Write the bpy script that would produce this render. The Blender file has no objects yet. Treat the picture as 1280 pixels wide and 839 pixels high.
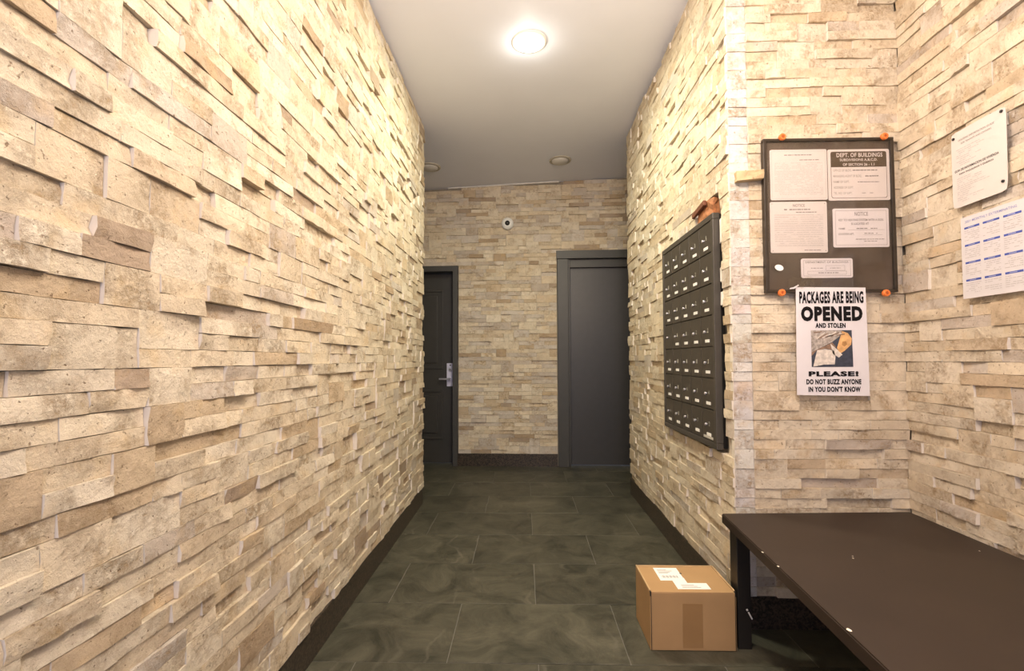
import bpy, bmesh, math, random
from math import radians, pi, sin, cos, atan
from mathutils import Vector, Matrix
import numpy as np

random.seed(7)
SC = bpy.context.scene
COL = SC.collection

# ------------------------------------------------------------------ camera
CAM = Vector((0, 0, 1.05))
FPX = 600.0
PITCH, YAW, ROLL = atan(600 / 17000), atan(15 / 600), radians(0.2)
cam_data = bpy.data.cameras.new('camera')
cam_data.sensor_width = 36
cam_data.lens = FPX / 1280 * 36
cam_data.shift_y = 8.3 / 1280
cam_data.clip_start = 0.02
cam = bpy.data.objects.new('camera', cam_data)
COL.objects.link(cam)
CAM_ROT = Matrix.Rotation(YAW, 4, 'Z') @ Matrix.Rotation(pi / 2 + PITCH, 4, 'X') @ Matrix.Rotation(-ROLL, 4, 'Z')
cam.matrix_world = Matrix.Translation(CAM) @ CAM_ROT
SC.camera = cam

# ------------------------------------------------------------------ view, world, large lights
SC.view_settings.view_transform = 'Standard'
SC.view_settings.look = 'None'
SC.view_settings.exposure = 0.38
SC.view_settings.gamma = 1.0
SC.view_settings.use_curve_mapping = False

world = bpy.data.worlds.new('world')
SC.world = world
world.use_nodes = True
world.node_tree.nodes['Background'].inputs['Color'].default_value = (0.72, 0.80, 1.0, 1)
world.node_tree.nodes['Background'].inputs['Strength'].default_value = 0.6


def area_light(name, loc, rot, power, color, size, size_y=None, shape='DISK', spread=180):
    l = bpy.data.lights.new(name, 'AREA')
    l.energy = power
    l.color = color
    l.shape = shape
    l.size = size
    if size_y:
        l.size_y = size_y
    l.spread = radians(spread)
    o = bpy.data.objects.new(name, l)
    o.location = loc
    o.rotation_euler = rot
    COL.objects.link(o)
    return o


# daylight through the glazed entrance behind the camera
area_light('entrance_daylight', (0.1, -1.05, 1.25), (radians(90), 0, 0), 11, (0.80, 0.75, 1.0), 1.3, 2.2, 'RECTANGLE')
# unseen warm lights: an overhead entrance lamp, and a second added to brighten lower walls
for gx, gy, gz, power in ((0.26, 1.18, 2.16, 37), (0.32, 0.10, 2.50, 50)):
    pl = bpy.data.lights.new('unseen_warm_light', 'POINT')
    pl.energy = power
    pl.color = (1.0, 0.82, 0.66)
    pl.shadow_soft_size = 0.13
    po = bpy.data.objects.new('unseen_warm_light', pl)
    po.location = (gx, gy, gz)
    COL.objects.link(po)


# ------------------------------------------------------------------ materials
def new_mat(name):
    m = bpy.data.materials.new(name)
    m.use_nodes = True
    nt = m.node_tree
    b = nt.nodes['Principled BSDF']
    return m, nt, b


def N(nt, typ, **kw):
    n = nt.nodes.new(typ)
    for k, v in kw.items():
        setattr(n, k, v)
    return n


def plain(name, col, rough=0.5, metal=0.0, var=0.10, scale=18, bump=0.0, bscale=120, spec=0.5):
    m, nt, b = new_mat(name)
    b.inputs['Roughness'].default_value = rough
    b.inputs['Metallic'].default_value = metal
    b.inputs['Specular IOR Level'].default_value = spec
    tc = N(nt, 'ShaderNodeTexCoord')
    no = N(nt, 'ShaderNodeTexNoise')
    no.inputs['Scale'].default_value = scale
    no.inputs['Detail'].default_value = 5
    nt.links.new(tc.outputs['Object'], no.inputs['Vector'])
    r = N(nt, 'ShaderNodeMapRange')
    r.inputs['From Min'].default_value = 0.3
    r.inputs['From Max'].default_value = 0.7
    r.inputs['To Min'].default_value = 1 - var
    r.inputs['To Max'].default_value = 1 + var
    nt.links.new(no.outputs['Fac'], r.inputs['Value'])
    mx = N(nt, 'ShaderNodeVectorMath', operation='SCALE')
    mx.inputs[0].default_value = col
    nt.links.new(r.outputs['Result'], mx.inputs['Scale'])
    nt.links.new(mx.outputs['Vector'], b.inputs['Base Color'])
    if bump:
        n2 = N(nt, 'ShaderNodeTexNoise')
        n2.inputs['Scale'].default_value = bscale
        n2.inputs['Detail'].default_value = 4
        nt.links.new(tc.outputs['Object'], n2.inputs['Vector'])
        bp = N(nt, 'ShaderNodeBump')
        bp.inputs['Strength'].default_value = bump
        bp.inputs['Distance'].default_value = 0.002
        nt.links.new(n2.outputs['Fac'], bp.inputs['Height'])
        nt.links.new(bp.outputs['Normal'], b.inputs['Normal'])
    return m


def emis(name, col, strength):
    m, nt, b = new_mat(name)
    b.inputs['Base Color'].default_value = (0.9, 0.9, 0.9, 1)
    b.inputs['Emission Color'].default_value = (*col, 1)
    b.inputs['Emission Strength'].default_value = strength
    return m


def stone_mat(name, use_attr):
    m, nt, b = new_mat(name)
    L = nt.links.new
    b.inputs['Roughness'].default_value = 0.75
    b.inputs['Specular IOR Level'].default_value = 0.25
    if use_attr:
        src = N(nt, 'ShaderNodeAttribute', attribute_name='tone').outputs['Color']
    else:
        src = N(nt, 'ShaderNodeObjectInfo').outputs['Color']
    geo = N(nt, 'ShaderNodeNewGeometry')
    # every stone is cut from another block: its own tone shifts the pattern
    shf = N(nt, 'ShaderNodeVectorMath', operation='SCALE')
    L(src, shf.inputs[0])
    shf.inputs['Scale'].default_value = 37
    ad = N(nt, 'ShaderNodeVectorMath', operation='ADD')
    L(geo.outputs['Position'], ad.inputs[0])
    L(shf.outputs['Vector'], ad.inputs[1])
    pos = ad.outputs['Vector']

    def noise(scale, detail, rough=0.6):
        n = N(nt, 'ShaderNodeTexNoise')
        n.inputs['Scale'].default_value = scale
        n.inputs['Detail'].default_value = detail
        n.inputs['Roughness'].default_value = rough
        L(pos, n.inputs['Vector'])
        return n.outputs['Fac']

    def ramp(v, a, b, lo=0.0, hi=1.0):
        r = N(nt, 'ShaderNodeMapRange')
        r.inputs['From Min'].default_value = a
        r.inputs['From Max'].default_value = b
        r.inputs['To Min'].default_value = lo
        r.inputs['To Max'].default_value = hi
        L(v, r.inputs['Value'])
        return r.outputs['Result']

    def math_(op, a, b):
        m_ = N(nt, 'ShaderNodeMath', operation=op)
        for k, q in enumerate((a, b)):
            if isinstance(q, float):
                m_.inputs[k].default_value = q
            else:
                L(q, m_.inputs[k])
        return m_.outputs[0]

    def mix(f, a, colour):
        m_ = N(nt, 'ShaderNodeMix', data_type='RGBA')
        L(f, m_.inputs['Factor'])
        L(a, m_.inputs['A'])
        m_.inputs['B'].default_value = (*colour, 1)
        return m_.outputs['Result']

    cloud = ramp(noise(8.5, 3), 0.46, 0.64)                 # porous, ochre zones of the travertine
    fine = ramp(noise(62, 11, 0.76), 0.42, 0.62)
    tint = ramp(noise(15, 6, 0.65), 0.3, 0.7, 0.88, 1.06)
    mul = N(nt, 'ShaderNodeVectorMath', operation='SCALE')
    L(src, mul.inputs[0])
    L(tint, mul.inputs['Scale'])
    f1 = math_('MULTIPLY', math_('ADD', math_('MULTIPLY', cloud, 0.80), 0.10), fine)
    c1 = mix(f1, mul.outputs['Vector'], (0.43, 0.30, 0.175))
    warm = math_('MULTIPLY', ramp(noise(11, 4), 0.56, 0.70), 0.34)
    c2 = mix(warm, c1, (0.66, 0.46, 0.22))
    pits = ramp(noise(105, 3), 0.645, 0.72, 0.0, 0.8)
    c3 = mix(pits, c2, (0.25, 0.165, 0.10))
    L(c3, b.inputs['Base Color'])
    # split-face relief, deeper where the stone is porous
    bp = N(nt, 'ShaderNodeBump')
    bp.inputs['Strength'].default_value = 0.8
    bp.inputs['Distance'].default_value = 0.010
    L(noise(52, 10, 0.70), bp.inputs['Height'])
    bp2 = N(nt, 'ShaderNodeBump')
    bp2.inputs['Strength'].default_value = 0.7
    bp2.inputs['Distance'].default_value = 0.004
    bp2.invert = True
    L(math_('ADD', pits, math_('MULTIPLY', f1, 1.0)), bp2.inputs['Height'])
    L(bp.outputs['Normal'], bp2.inputs['Normal'])
    L(bp2.outputs['Normal'], b.inputs['Normal'])
    return m


def tile_mat():
    m, nt, b = new_mat('slate_tile')
    L = nt.links.new
    oi = N(nt, 'ShaderNodeObjectInfo')
    geo = N(nt, 'ShaderNodeNewGeometry')
    off = N(nt, 'ShaderNodeMath', operation='MULTIPLY')
    L(oi.outputs['Random'], off.inputs[0])
    off.inputs[1].default_value = 40
    cmb = N(nt, 'ShaderNodeCombineXYZ')
    L(off.outputs[0], cmb.inputs['Z'])
    add = N(nt, 'ShaderNodeVectorMath', operation='ADD')
    L(geo.outputs['Position'], add.inputs[0])
    L(cmb.outputs[0], add.inputs[1])
    n1 = N(nt, 'ShaderNodeTexNoise')
    n1.inputs['Scale'].default_value = 5.5
    n1.inputs['Detail'].default_value = 11
    n1.inputs['Roughness'].default_value = 0.72
    n1.inputs['Distortion'].default_value = 0.9
    L(add.outputs[0], n1.inputs['Vector'])
    cr = N(nt, 'ShaderNodeValToRGB')
    cr.color_ramp.elements[0].position = 0.34
    cr.color_ramp.elements[0].color = (0.027, 0.027, 0.018, 1)
    cr.color_ramp.elements[1].position = 0.70
    cr.color_ramp.elements[1].color = (0.105, 0.098, 0.070, 1)
    L(n1.outputs['Fac'], cr.inputs['Fac'])
    # pale slaty veins
    w = N(nt, 'ShaderNodeTexWave')
    w.inputs['Scale'].default_value = 2.2
    w.inputs['Distortion'].default_value = 9
    w.inputs['Detail'].default_value = 4
    w.inputs['Detail Scale'].default_value = 1.6
    L(add.outputs[0], w.inputs['Vector'])
    n5 = N(nt, 'ShaderNodeTexNoise')
    n5.inputs['Scale'].default_value = 2.3
    L(add.outputs[0], n5.inputs['Vector'])
    r5 = N(nt, 'ShaderNodeMapRange')
    r5.inputs['From Min'].default_value = 0.52
    r5.inputs['From Max'].default_value = 0.70
    L(n5.outputs['Fac'], r5.inputs['Value'])
    rw = N(nt, 'ShaderNodeMapRange')
    rw.inputs['From Min'].default_value = 0.93
    rw.inputs['From Max'].default_value = 1.0
    rw.inputs['To Max'].default_value = 0.55
    L(w.outputs['Fac'], rw.inputs['Value'])
    mm = N(nt, 'ShaderNodeMath', operation='MULTIPLY')
    L(rw.outputs['Result'], mm.inputs[0])
    L(r5.outputs['Result'], mm.inputs[1])
    mx = N(nt, 'ShaderNodeMix', data_type='RGBA')
    L(mm.outputs[0], mx.inputs['Factor'])
    L(cr.outputs['Color'], mx.inputs['A'])
    mx.inputs['B'].default_value = (0.16, 0.145, 0.115, 1)
    r6 = N(nt, 'ShaderNodeMapRange')
    r6.inputs['To Min'].default_value = 0.86
    r6.inputs['To Max'].default_value = 1.14
    L(oi.outputs['Random'], r6.inputs['Value'])
    sc = N(nt, 'ShaderNodeVectorMath', operation='SCALE')
    L(mx.outputs['Result'], sc.inputs[0])
    L(r6.outputs['Result'], sc.inputs['Scale'])
    L(sc.outputs['Vector'], b.inputs['Base Color'])
    b.inputs['Roughness'].default_value = 0.45
    b.inputs['Specular IOR Level'].default_value = 0.4
    bp = N(nt, 'ShaderNodeBump')
    bp.inputs['Strength'].default_value = 0.35
    bp.inputs['Distance'].default_value = 0.006
    L(n1.outputs['Fac'], bp.inputs['Height'])
    L(bp.outputs['Normal'], b.inputs['Normal'])
    return m


def granite_mat():
    m, nt, b = new_mat('dark_granite')
    L = nt.links.new
    geo = N(nt, 'ShaderNodeNewGeometry')
    v = N(nt, 'ShaderNodeTexVoronoi')
    v.inputs['Scale'].default_value = 150
    L(geo.outputs['Position'], v.inputs['Vector'])
    cr = N(nt, 'ShaderNodeValToRGB')
    cr.color_ramp.elements[0].position = 0.25
    cr.color_ramp.elements[0].color = (0.020, 0.017, 0.014, 1)
    cr.color_ramp.elements[1].position = 0.85
    cr.color_ramp.elements[1].color = (0.085, 0.062, 0.045, 1)
    sep = N(nt, 'ShaderNodeSeparateColor')
    L(v.outputs['Color'], sep.inputs['Color'])
    L(sep.outputs['Red'], cr.inputs['Fac'])
    L(cr.outputs['Color'], b.inputs['Base Color'])
    b.inputs['Roughness'].default_value = 0.28
    return m


def clear_sheet_mat():
    m, nt, b = new_mat('clear_acrylic')
    nt.nodes.remove(b)
    out = nt.nodes['Material Output']
    lw = N(nt, 'ShaderNodeLayerWeight')
    pw_ = N(nt, 'ShaderNodeMath', operation='POWER')
    nt.links.new(lw.outputs['Facing'], pw_.inputs[0])
    pw_.inputs[1].default_value = 4
    fr = N(nt, 'ShaderNodeMath', operation='MULTIPLY_ADD')
    nt.links.new(pw_.outputs[0], fr.inputs[0])
    fr.inputs[1].default_value = 0.5
    fr.inputs[2].default_value = 0.035
    tr = N(nt, 'ShaderNodeBsdfTransparent')
    tr.inputs['Color'].default_value = (0.97, 0.96, 0.95, 1)
    gl = N(nt, 'ShaderNodeBsdfGlossy')
    gl.inputs['Roughness'].default_value = 0.06
    ms = N(nt, 'ShaderNodeMixShader')
    nt.links.new(fr.outputs[0], ms.inputs[0])
    nt.links.new(tr.outputs[0], ms.inputs[1])
    nt.links.new(gl.outputs[0], ms.inputs[2])
    nt.links.new(ms.outputs[0], out.inputs['Surface'])
    return m


M_STONE = stone_mat('travertine', False)
M_STONE_S = stone_mat('travertine_joined', True)
M_CUT = plain('travertine_cut_edge', (0.72, 0.66, 0.58), 0.7, var=0.06)
M_MORTAR = plain('wall_mortar', (0.30, 0.26, 0.21), 0.9, bump=0.4)
M_TILE = tile_mat()
M_GROUT = plain('floor_grout', (0.17, 0.16, 0.14), 0.8)
M_GRANITE = granite_mat()
M_CEIL = plain('ceiling_paint', (0.82, 0.85, 0.95), 0.55, var=0.015, scale=3)
M_PLASTER = plain('plaster', (0.72, 0.68, 0.62), 0.8, var=0.03)
M_DOOR = plain('charcoal_door_paint', (0.042, 0.040, 0.037), 0.42, var=0.05)
M_DOOR2 = plain('grey_black_door_paint', (0.050, 0.048, 0.050), 0.40, var=0.05)
M_FRAME = plain('charcoal_frame_paint', (0.055, 0.053, 0.050), 0.45, var=0.05)
M_STEEL = plain('brushed_steel', (0.72, 0.72, 0.80), 0.30, 0.85, var=0.05)
M_PLATE = plain('satin_silver', (0.74, 0.74, 0.90), 0.45, 0.25, var=0.05)
M_BLACK = plain('black_plastic', (0.012, 0.012, 0.012), 0.35)
M_WHITEPL = plain('white_plastic', (0.82, 0.82, 0.80), 0.4, var=0.02)
M_MAIL = plain('bronze_black_enamel', (0.050, 0.043, 0.034), 0.38, var=0.06)
M_MAILF = plain('dark_enamel_frame', (0.060, 0.053, 0.045), 0.35, var=0.05)
M_LABEL = plain('white_label', (0.86, 0.85, 0.82), 0.6, var=0.02)
M_DIGIT = plain('grey_digit', (0.55, 0.53, 0.48), 0.5, var=0.02)
M_PAPER = plain('white_paper', (0.72, 0.69, 0.72), 0.7, var=0.015)
M_PAPER2 = plain('cream_card', (0.70, 0.655, 0.65), 0.6, var=0.015)
M_INK = plain('black_ink', (0.010, 0.009, 0.010), 0.8, spec=0.12)
M_INKG = plain('grey_ink', (0.22, 0.205, 0.21), 0.7, var=0.02)
M_INKM = plain('mid_grey_ink', (0.36, 0.34, 0.33), 0.7, var=0.02)
M_INKL = plain('pale_grey_ink', (0.48, 0.455, 0.455), 0.7, var=0.02)
M_BLUE = plain('blue_ink', (0.06, 0.10, 0.42), 0.6)
M_BLUEL = plain('pale_blue_ink', (0.30, 0.33, 0.58), 0.6)
M_BROWNINK = plain('dark_brown_ink', (0.070, 0.048, 0.030), 0.4)
M_BOARD = plain('dark_brown_board', (0.075, 0.056, 0.045), 0.35, var=0.35, scale=7)
M_BOARDF = plain('black_brown_frame', (0.028, 0.020, 0.014), 0.35)
M_ORANGE = plain('orange_plastic', (0.78, 0.20, 0.045), 0.45)
M_ORANGED = plain('orange_recess', (0.42, 0.09, 0.02), 0.5)
M_CLEAR = clear_sheet_mat()
M_CARD = plain('cardboard', (0.42, 0.255, 0.115), 0.75, var=0.05, scale=9)
M_CARDIN = plain('cardboard_raw_edge', (0.50, 0.34, 0.18), 0.85)
M_TAPE = plain('brown_tape', (0.33, 0.19, 0.08), 0.35, var=0.03)
M_BENCH = plain('dark_brown_paint', (0.031, 0.020, 0.0145), 0.5, var=0.12, scale=5, spec=0.3)
M_BENCHL = plain('black_paint', (0.016, 0.013, 0.011), 0.45)
M_CHIP = plain('bare_white_chip', (0.80, 0.74, 0.62), 0.7)
M_RUST = plain('rusty_brick', (0.36, 0.15, 0.06), 0.85, var=0.3, scale=60, bump=0.8)
M_RUSTD = plain('rusted_strap', (0.16, 0.055, 0.025), 0.6, var=0.3, scale=80)
M_PUTTY = plain('white_putty', (0.80, 0.78, 0.74), 0.7, bump=0.4)
M_LENS = emis('lamp_lens', (1.0, 0.97, 0.88), 14)
M_OFFLENS = plain('unlit_lens', (0.66, 0.64, 0.60), 0.5, var=0.02)
M_TRIMRING = plain('lamp_trim', (0.50, 0.46, 0.38), 0.5, var=0.02)
M_TRIMON = plain('lamp_trim_white', (0.85, 0.84, 0.82), 0.5, var=0.02)


# ------------------------------------------------------------------ helpers
def obj(name, bm, mat, parent=None, smooth=False, loc=None):
    me = bpy.data.meshes.new(name)
    bmesh.ops.recalc_face_normals(bm, faces=bm.faces[:])
    bm.to_mesh(me)
    bm.free()
    if smooth:
        for p in me.polygons:
            p.use_smooth = True
    for mm in (mat if isinstance(mat, (list, tuple)) else [mat]):
        me.materials.append(mm)
    o = bpy.data.objects.new(name, me)
    COL.objects.link(o)
    if parent:
        o.parent = parent
    if loc:
        o.location = loc
    return o


def thing(name, label, cat, loc=(0, 0, 0), rz=0, group=None):
    o = bpy.data.objects.new(name, None)
    o.empty_display_size = 0.05
    COL.objects.link(o)
    o.location = loc
    o.rotation_euler = (0, 0, rz)
    o['label'] = label
    o['category'] = cat
    if group:
        o['group'] = group
    return o


def struct(o, label=None, cat=None):
    o['kind'] = 'structure'
    if label:
        o['label'] = label
    if cat:
        o['category'] = cat
    return o


def box(bm, x0, y0, z0, x1, y1, z1, bev=0.0, mi=0):
    vs = [bm.verts.new((x, y, z)) for x in (x0, x1) for y in (y0, y1) for z in (z0, z1)]
    fs = []
    for idx in ((0, 1, 3, 2), (4, 6, 7, 5), (0, 4, 5, 1), (2, 3, 7, 6), (0, 2, 6, 4), (1, 5, 7, 3)):
        f = bm.faces.new([vs[i] for i in idx])
        f.material_index = mi
        fs.append(f)
    if bev:
        es = list({e for f in fs for e in f.edges})
        bmesh.ops.bevel(bm, geom=es, offset=bev, segments=2, affect='EDGES', profile=0.5)
    return bm


def nbox(*a, **k):
    return box(bmesh.new(), *a, **k)


def prism(bm, pts, z0, z1, bev=0):
    lo = [bm.verts.new((x, y, z0)) for x, y in pts]
    hi = [bm.verts.new((x, y, z1)) for x, y in pts]
    n = len(pts)
    fs = [bm.faces.new(lo[::-1]), bm.faces.new(hi)]
    for i in range(n):
        fs.append(bm.faces.new((lo[i], lo[(i + 1) % n], hi[(i + 1) % n], hi[i])))
    if bev:
        es = list({e for f in fs for e in f.edges})
        bmesh.ops.bevel(bm, geom=es, offset=bev, segments=2, affect='EDGES')
    return bm


def lathe(bm, prof, M=Matrix(), seg=32, cap=True):
    """prof = [(r, h)], revolved about local Z then moved by M."""
    rings = []
    for r, h in prof:
        if r < 1e-6:
            rings.append([bm.verts.new(M @ Vector((0, 0, h)))])
        else:
            rings.append([bm.verts.new(M @ Vector((r * cos(2 * pi * k / seg), r * sin(2 * pi * k / seg), h))) for k in range(seg)])
    for a, b in zip(rings, rings[1:]):
        for k in range(seg):
            k2 = (k + 1) % seg
            if len(a) == 1:
                bm.faces.new((a[0], b[k], b[k2]))
            elif len(b) == 1:
                bm.faces.new((a[k], a[k2], b[0]))
            else:
                bm.faces.new((a[k], a[k2], b[k2], b[k]))
    if cap:
        for rg in (rings[0], rings[-1]):
            if len(rg) > 2:
                bm.faces.new(rg)
    return bm


def thicken(bm, d):
    """give an open sheet (seen along y) a back face d behind it and a rim"""
    front = bm.faces[:]
    back = {v: bm.verts.new(v.co + Vector((0, d, 0))) for v in bm.verts[:]}
    rim = [e for e in bm.edges[:] if len(e.link_faces) == 1]
    for e in rim:
        a, b = e.verts
        bm.faces.new((a, b, back[b], back[a]))
    for f in front:
        bm.faces.new([back[v] for v in f.verts][::-1])
    return bm


def rrect(w, h, r, cx=0, cz=0, seg=4):
    pts = []
    for sx, sz, a0 in ((1, 1, 0), (-1, 1, 90), (-1, -1, 180), (1, -1, 270)):
        for k in range(seg + 1):
            a = radians(a0 + 90 * k / seg)
            pts.append((cx + sx * (w / 2 - r) + r * cos(a), cz + sz * (h / 2 - r) + r * sin(a)))
    return pts


def sheet(bm, pts, y0, y1):
    """outline (x, z) given a thickness between y0 and y1"""
    a = [bm.verts.new((x, y0, z)) for x, z in pts]
    b = [bm.verts.new((x, y1, z)) for x, z in pts]
    n = len(pts)
    bm.faces.new(a)
    bm.faces.new(b[::-1])
    for i in range(n):
        bm.faces.new((a[i], b[i], b[(i + 1) % n], a[(i + 1) % n]))
    return bm


def outline(bm, pts, t, y0, y1):
    """a thin printed line following the closed outline"""
    cx = sum(p[0] for p in pts) / len(pts)
    cz = sum(p[1] for p in pts) / len(pts)
    w = max(p[0] for p in pts) - min(p[0] for p in pts)
    h = max(p[1] for p in pts) - min(p[1] for p in pts)
    inn = [(cx + (x - cx) * (w - 2 * t) / w, cz + (z - cz) * (h - 2 * t) / h) for x, z in pts]
    n = len(pts)
    o1 = [bm.verts.new((x, y1, z)) for x, z in pts]
    i1 = [bm.verts.new((x, y1, z)) for x, z in inn]
    for i in range(n):
        j = (i + 1) % n
        bm.faces.new((o1[i], o1[j], i1[j], i1[i]))
    return bm


_tc = {}


def text_into(bm, s, cx, cz, w, h, y, bold=0.0):
    """letters of s as flat print filling a w x h rectangle about (cx, cz) on the plane y (facing -y)"""
    key = (s, bold)
    if key not in _tc:
        cu = bpy.data.curves.new('t', 'FONT')
        cu.body = s
        cu.size = 1
        cu.offset = bold
        cu.space_character = 1 + max(0, bold) * 2.6
        cu.resolution_u = 3
        to = bpy.data.objects.new('t', cu)
        COL.objects.link(to)
        dg = bpy.context.evaluated_depsgraph_get()
        me = bpy.data.meshes.new_from_object(to.evaluated_get(dg))
        _tc[key] = ([v.co.copy() for v in me.vertices], [tuple(p.vertices) for p in me.polygons])
        bpy.data.objects.remove(to)
        bpy.data.curves.remove(cu)
        bpy.data.meshes.remove(me)
    vs, fs = _tc[key]
    x0 = min(v.x for v in vs); x1 = max(v.x for v in vs)
    y0 = min(v.y for v in vs); y1 = max(v.y for v in vs)
    nv = [bm.verts.new((cx + ((v.x - x0) / (x1 - x0) - 0.5) * w, y, cz + ((v.y - y0) / (y1 - y0) - 0.5) * h)) for v in vs]
    for f in fs:
        try:
            bm.faces.new([nv[i] for i in f])
        except ValueError:
            pass
    return bm


def dash(bm, x0, x1, z, h, y):
    vs = [bm.verts.new(p) for p in ((x0, y, z - h / 2), (x1, y, z - h / 2), (x1, y, z + h / 2), (x0, y, z + h / 2))]
    bm.faces.new(vs)


def scribble(bm, x0, x1, z, h, y, rnd, density=0.8):
    """a line of print too small to read: broken strokes"""
    x = x0
    while x < x1:
        l = rnd.uniform(0.004, 0.016)
        if rnd.random() < density:
            dash(bm, x, min(x + l, x1), z, h, y)
        x += l + rnd.uniform(0.0015, 0.003)


def ceil_z(x, y):
    return 2.825 + 0.037 * x - 0.010 * (y - 2.3)


# ------------------------------------------------------------------ split-face stone walls
ROW, UNIT = 0.038, 0.025
CREAM = [(0.79, 0.69, 0.535), (0.77, 0.66, 0.50), (0.73, 0.62, 0.465), (0.80, 0.71, 0.57), (0.75, 0.66, 0.52)]
TAN = [(0.66, 0.53, 0.37), (0.62, 0.49, 0.34), (0.68, 0.56, 0.41)]
GREY = [(0.64, 0.565, 0.48), (0.60, 0.52, 0.44), (0.68, 0.61, 0.53)]
BROWN = [(0.50, 0.38, 0.26), (0.46, 0.36, 0.27)]
rs = random.Random(11)
_lib = {}


def stone_mesh(u, r, kind):
    """an individual stone: uneven split front, sawn sides; shared between alike stones"""
    key = (u, r, kind)
    if key in _lib:
        return _lib[key]
    Lw, Hh = u * UNIT - 0.0012, r * ROW - 0.0012
    nx = 3 if u <= 5 else 4 if u <= 8 else 5
    nz = 2 if r == 1 else 3
    amp = (0.0014, 0.0036, 0.0078)[kind % 3]
    ta, tb = rs.uniform(-.003, .003), rs.uniform(-.0016, .0016)
    verts, faces, mats, smooth = [], [], [], []
    grid = {}
    for k in range(nz + 1):
        for i in range(nx + 1):
            fx, fz = i / nx - .5, k / nz - .5
            inner = 0 < i < nx
            x = fx * Lw + (rs.uniform(-.2, .2) * Lw / nx if inner else 0)
            z = fz * Hh + (rs.uniform(-.2, .2) * Hh / nz if 0 < k < nz else rs.uniform(-.0007, .0007))
            edge = (i in (0, nx)) or (k in (0, nz))
            y = -rs.uniform(0, amp) * (0.95 if edge else 1.05) + ta * fx * 2 + tb * fz * 2
            grid[i, k] = len(verts)
            verts.append((x, y, z))
    for k in range(nz):
        for i in range(nx):
            faces.append((grid[i, k], grid[i + 1, k], grid[i + 1, k + 1], grid[i, k + 1]))
            mats.append(0)
            smooth.append(True)
    ring = [(i, 0) for i in range(nx)] + [(nx, k) for k in range(nz)] + [(i, nz) for i in range(nx, 0, -1)] + [(0, k) for k in range(nz, 0, -1)]
    f0 = len(verts)
    for g in ring:
        verts.append(verts[grid[g]])
    b0 = len(verts)
    for g in ring:
        x, y, z = verts[grid[g]]
        verts.append((x, 0.026, z))
    n = len(ring)
    for j in range(n):
        j2 = (j + 1) % n
        faces.append((f0 + j2, f0 + j, b0 + j, b0 + j2))
        a, b = ring[j], ring[j2]
        mats.append(1 if (a[0] == b[0]) else 0)
        smooth.append(False)
    me = bpy.data.meshes.new('stone')
    me.from_pydata(verts, [], faces)
    me.polygons.foreach_set('material_index', mats)
    me.polygons.foreach_set('use_smooth', smooth)
    me.materials.append(M_STONE)
    me.materials.append(M_CUT)
    me.update()
    _lib[key] = me
    return me


def shown(p, area, nrm):
    """solid size in the photograph, 0 outside the frame: only used to pick which stones are separate parts"""
    d = Vector(p) - CAM
    v = CAM_ROT.to_3x3().transposed() @ d
    if v.z > -0.05:
        return 0
    x, y = FPX * v.x / -v.z, FPX * v.y / -v.z
    if abs(x) > 665 or abs(y) > 440:
        return 0
    return area * abs(d.normalized().dot(nrm)) / d.length_squared


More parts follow.
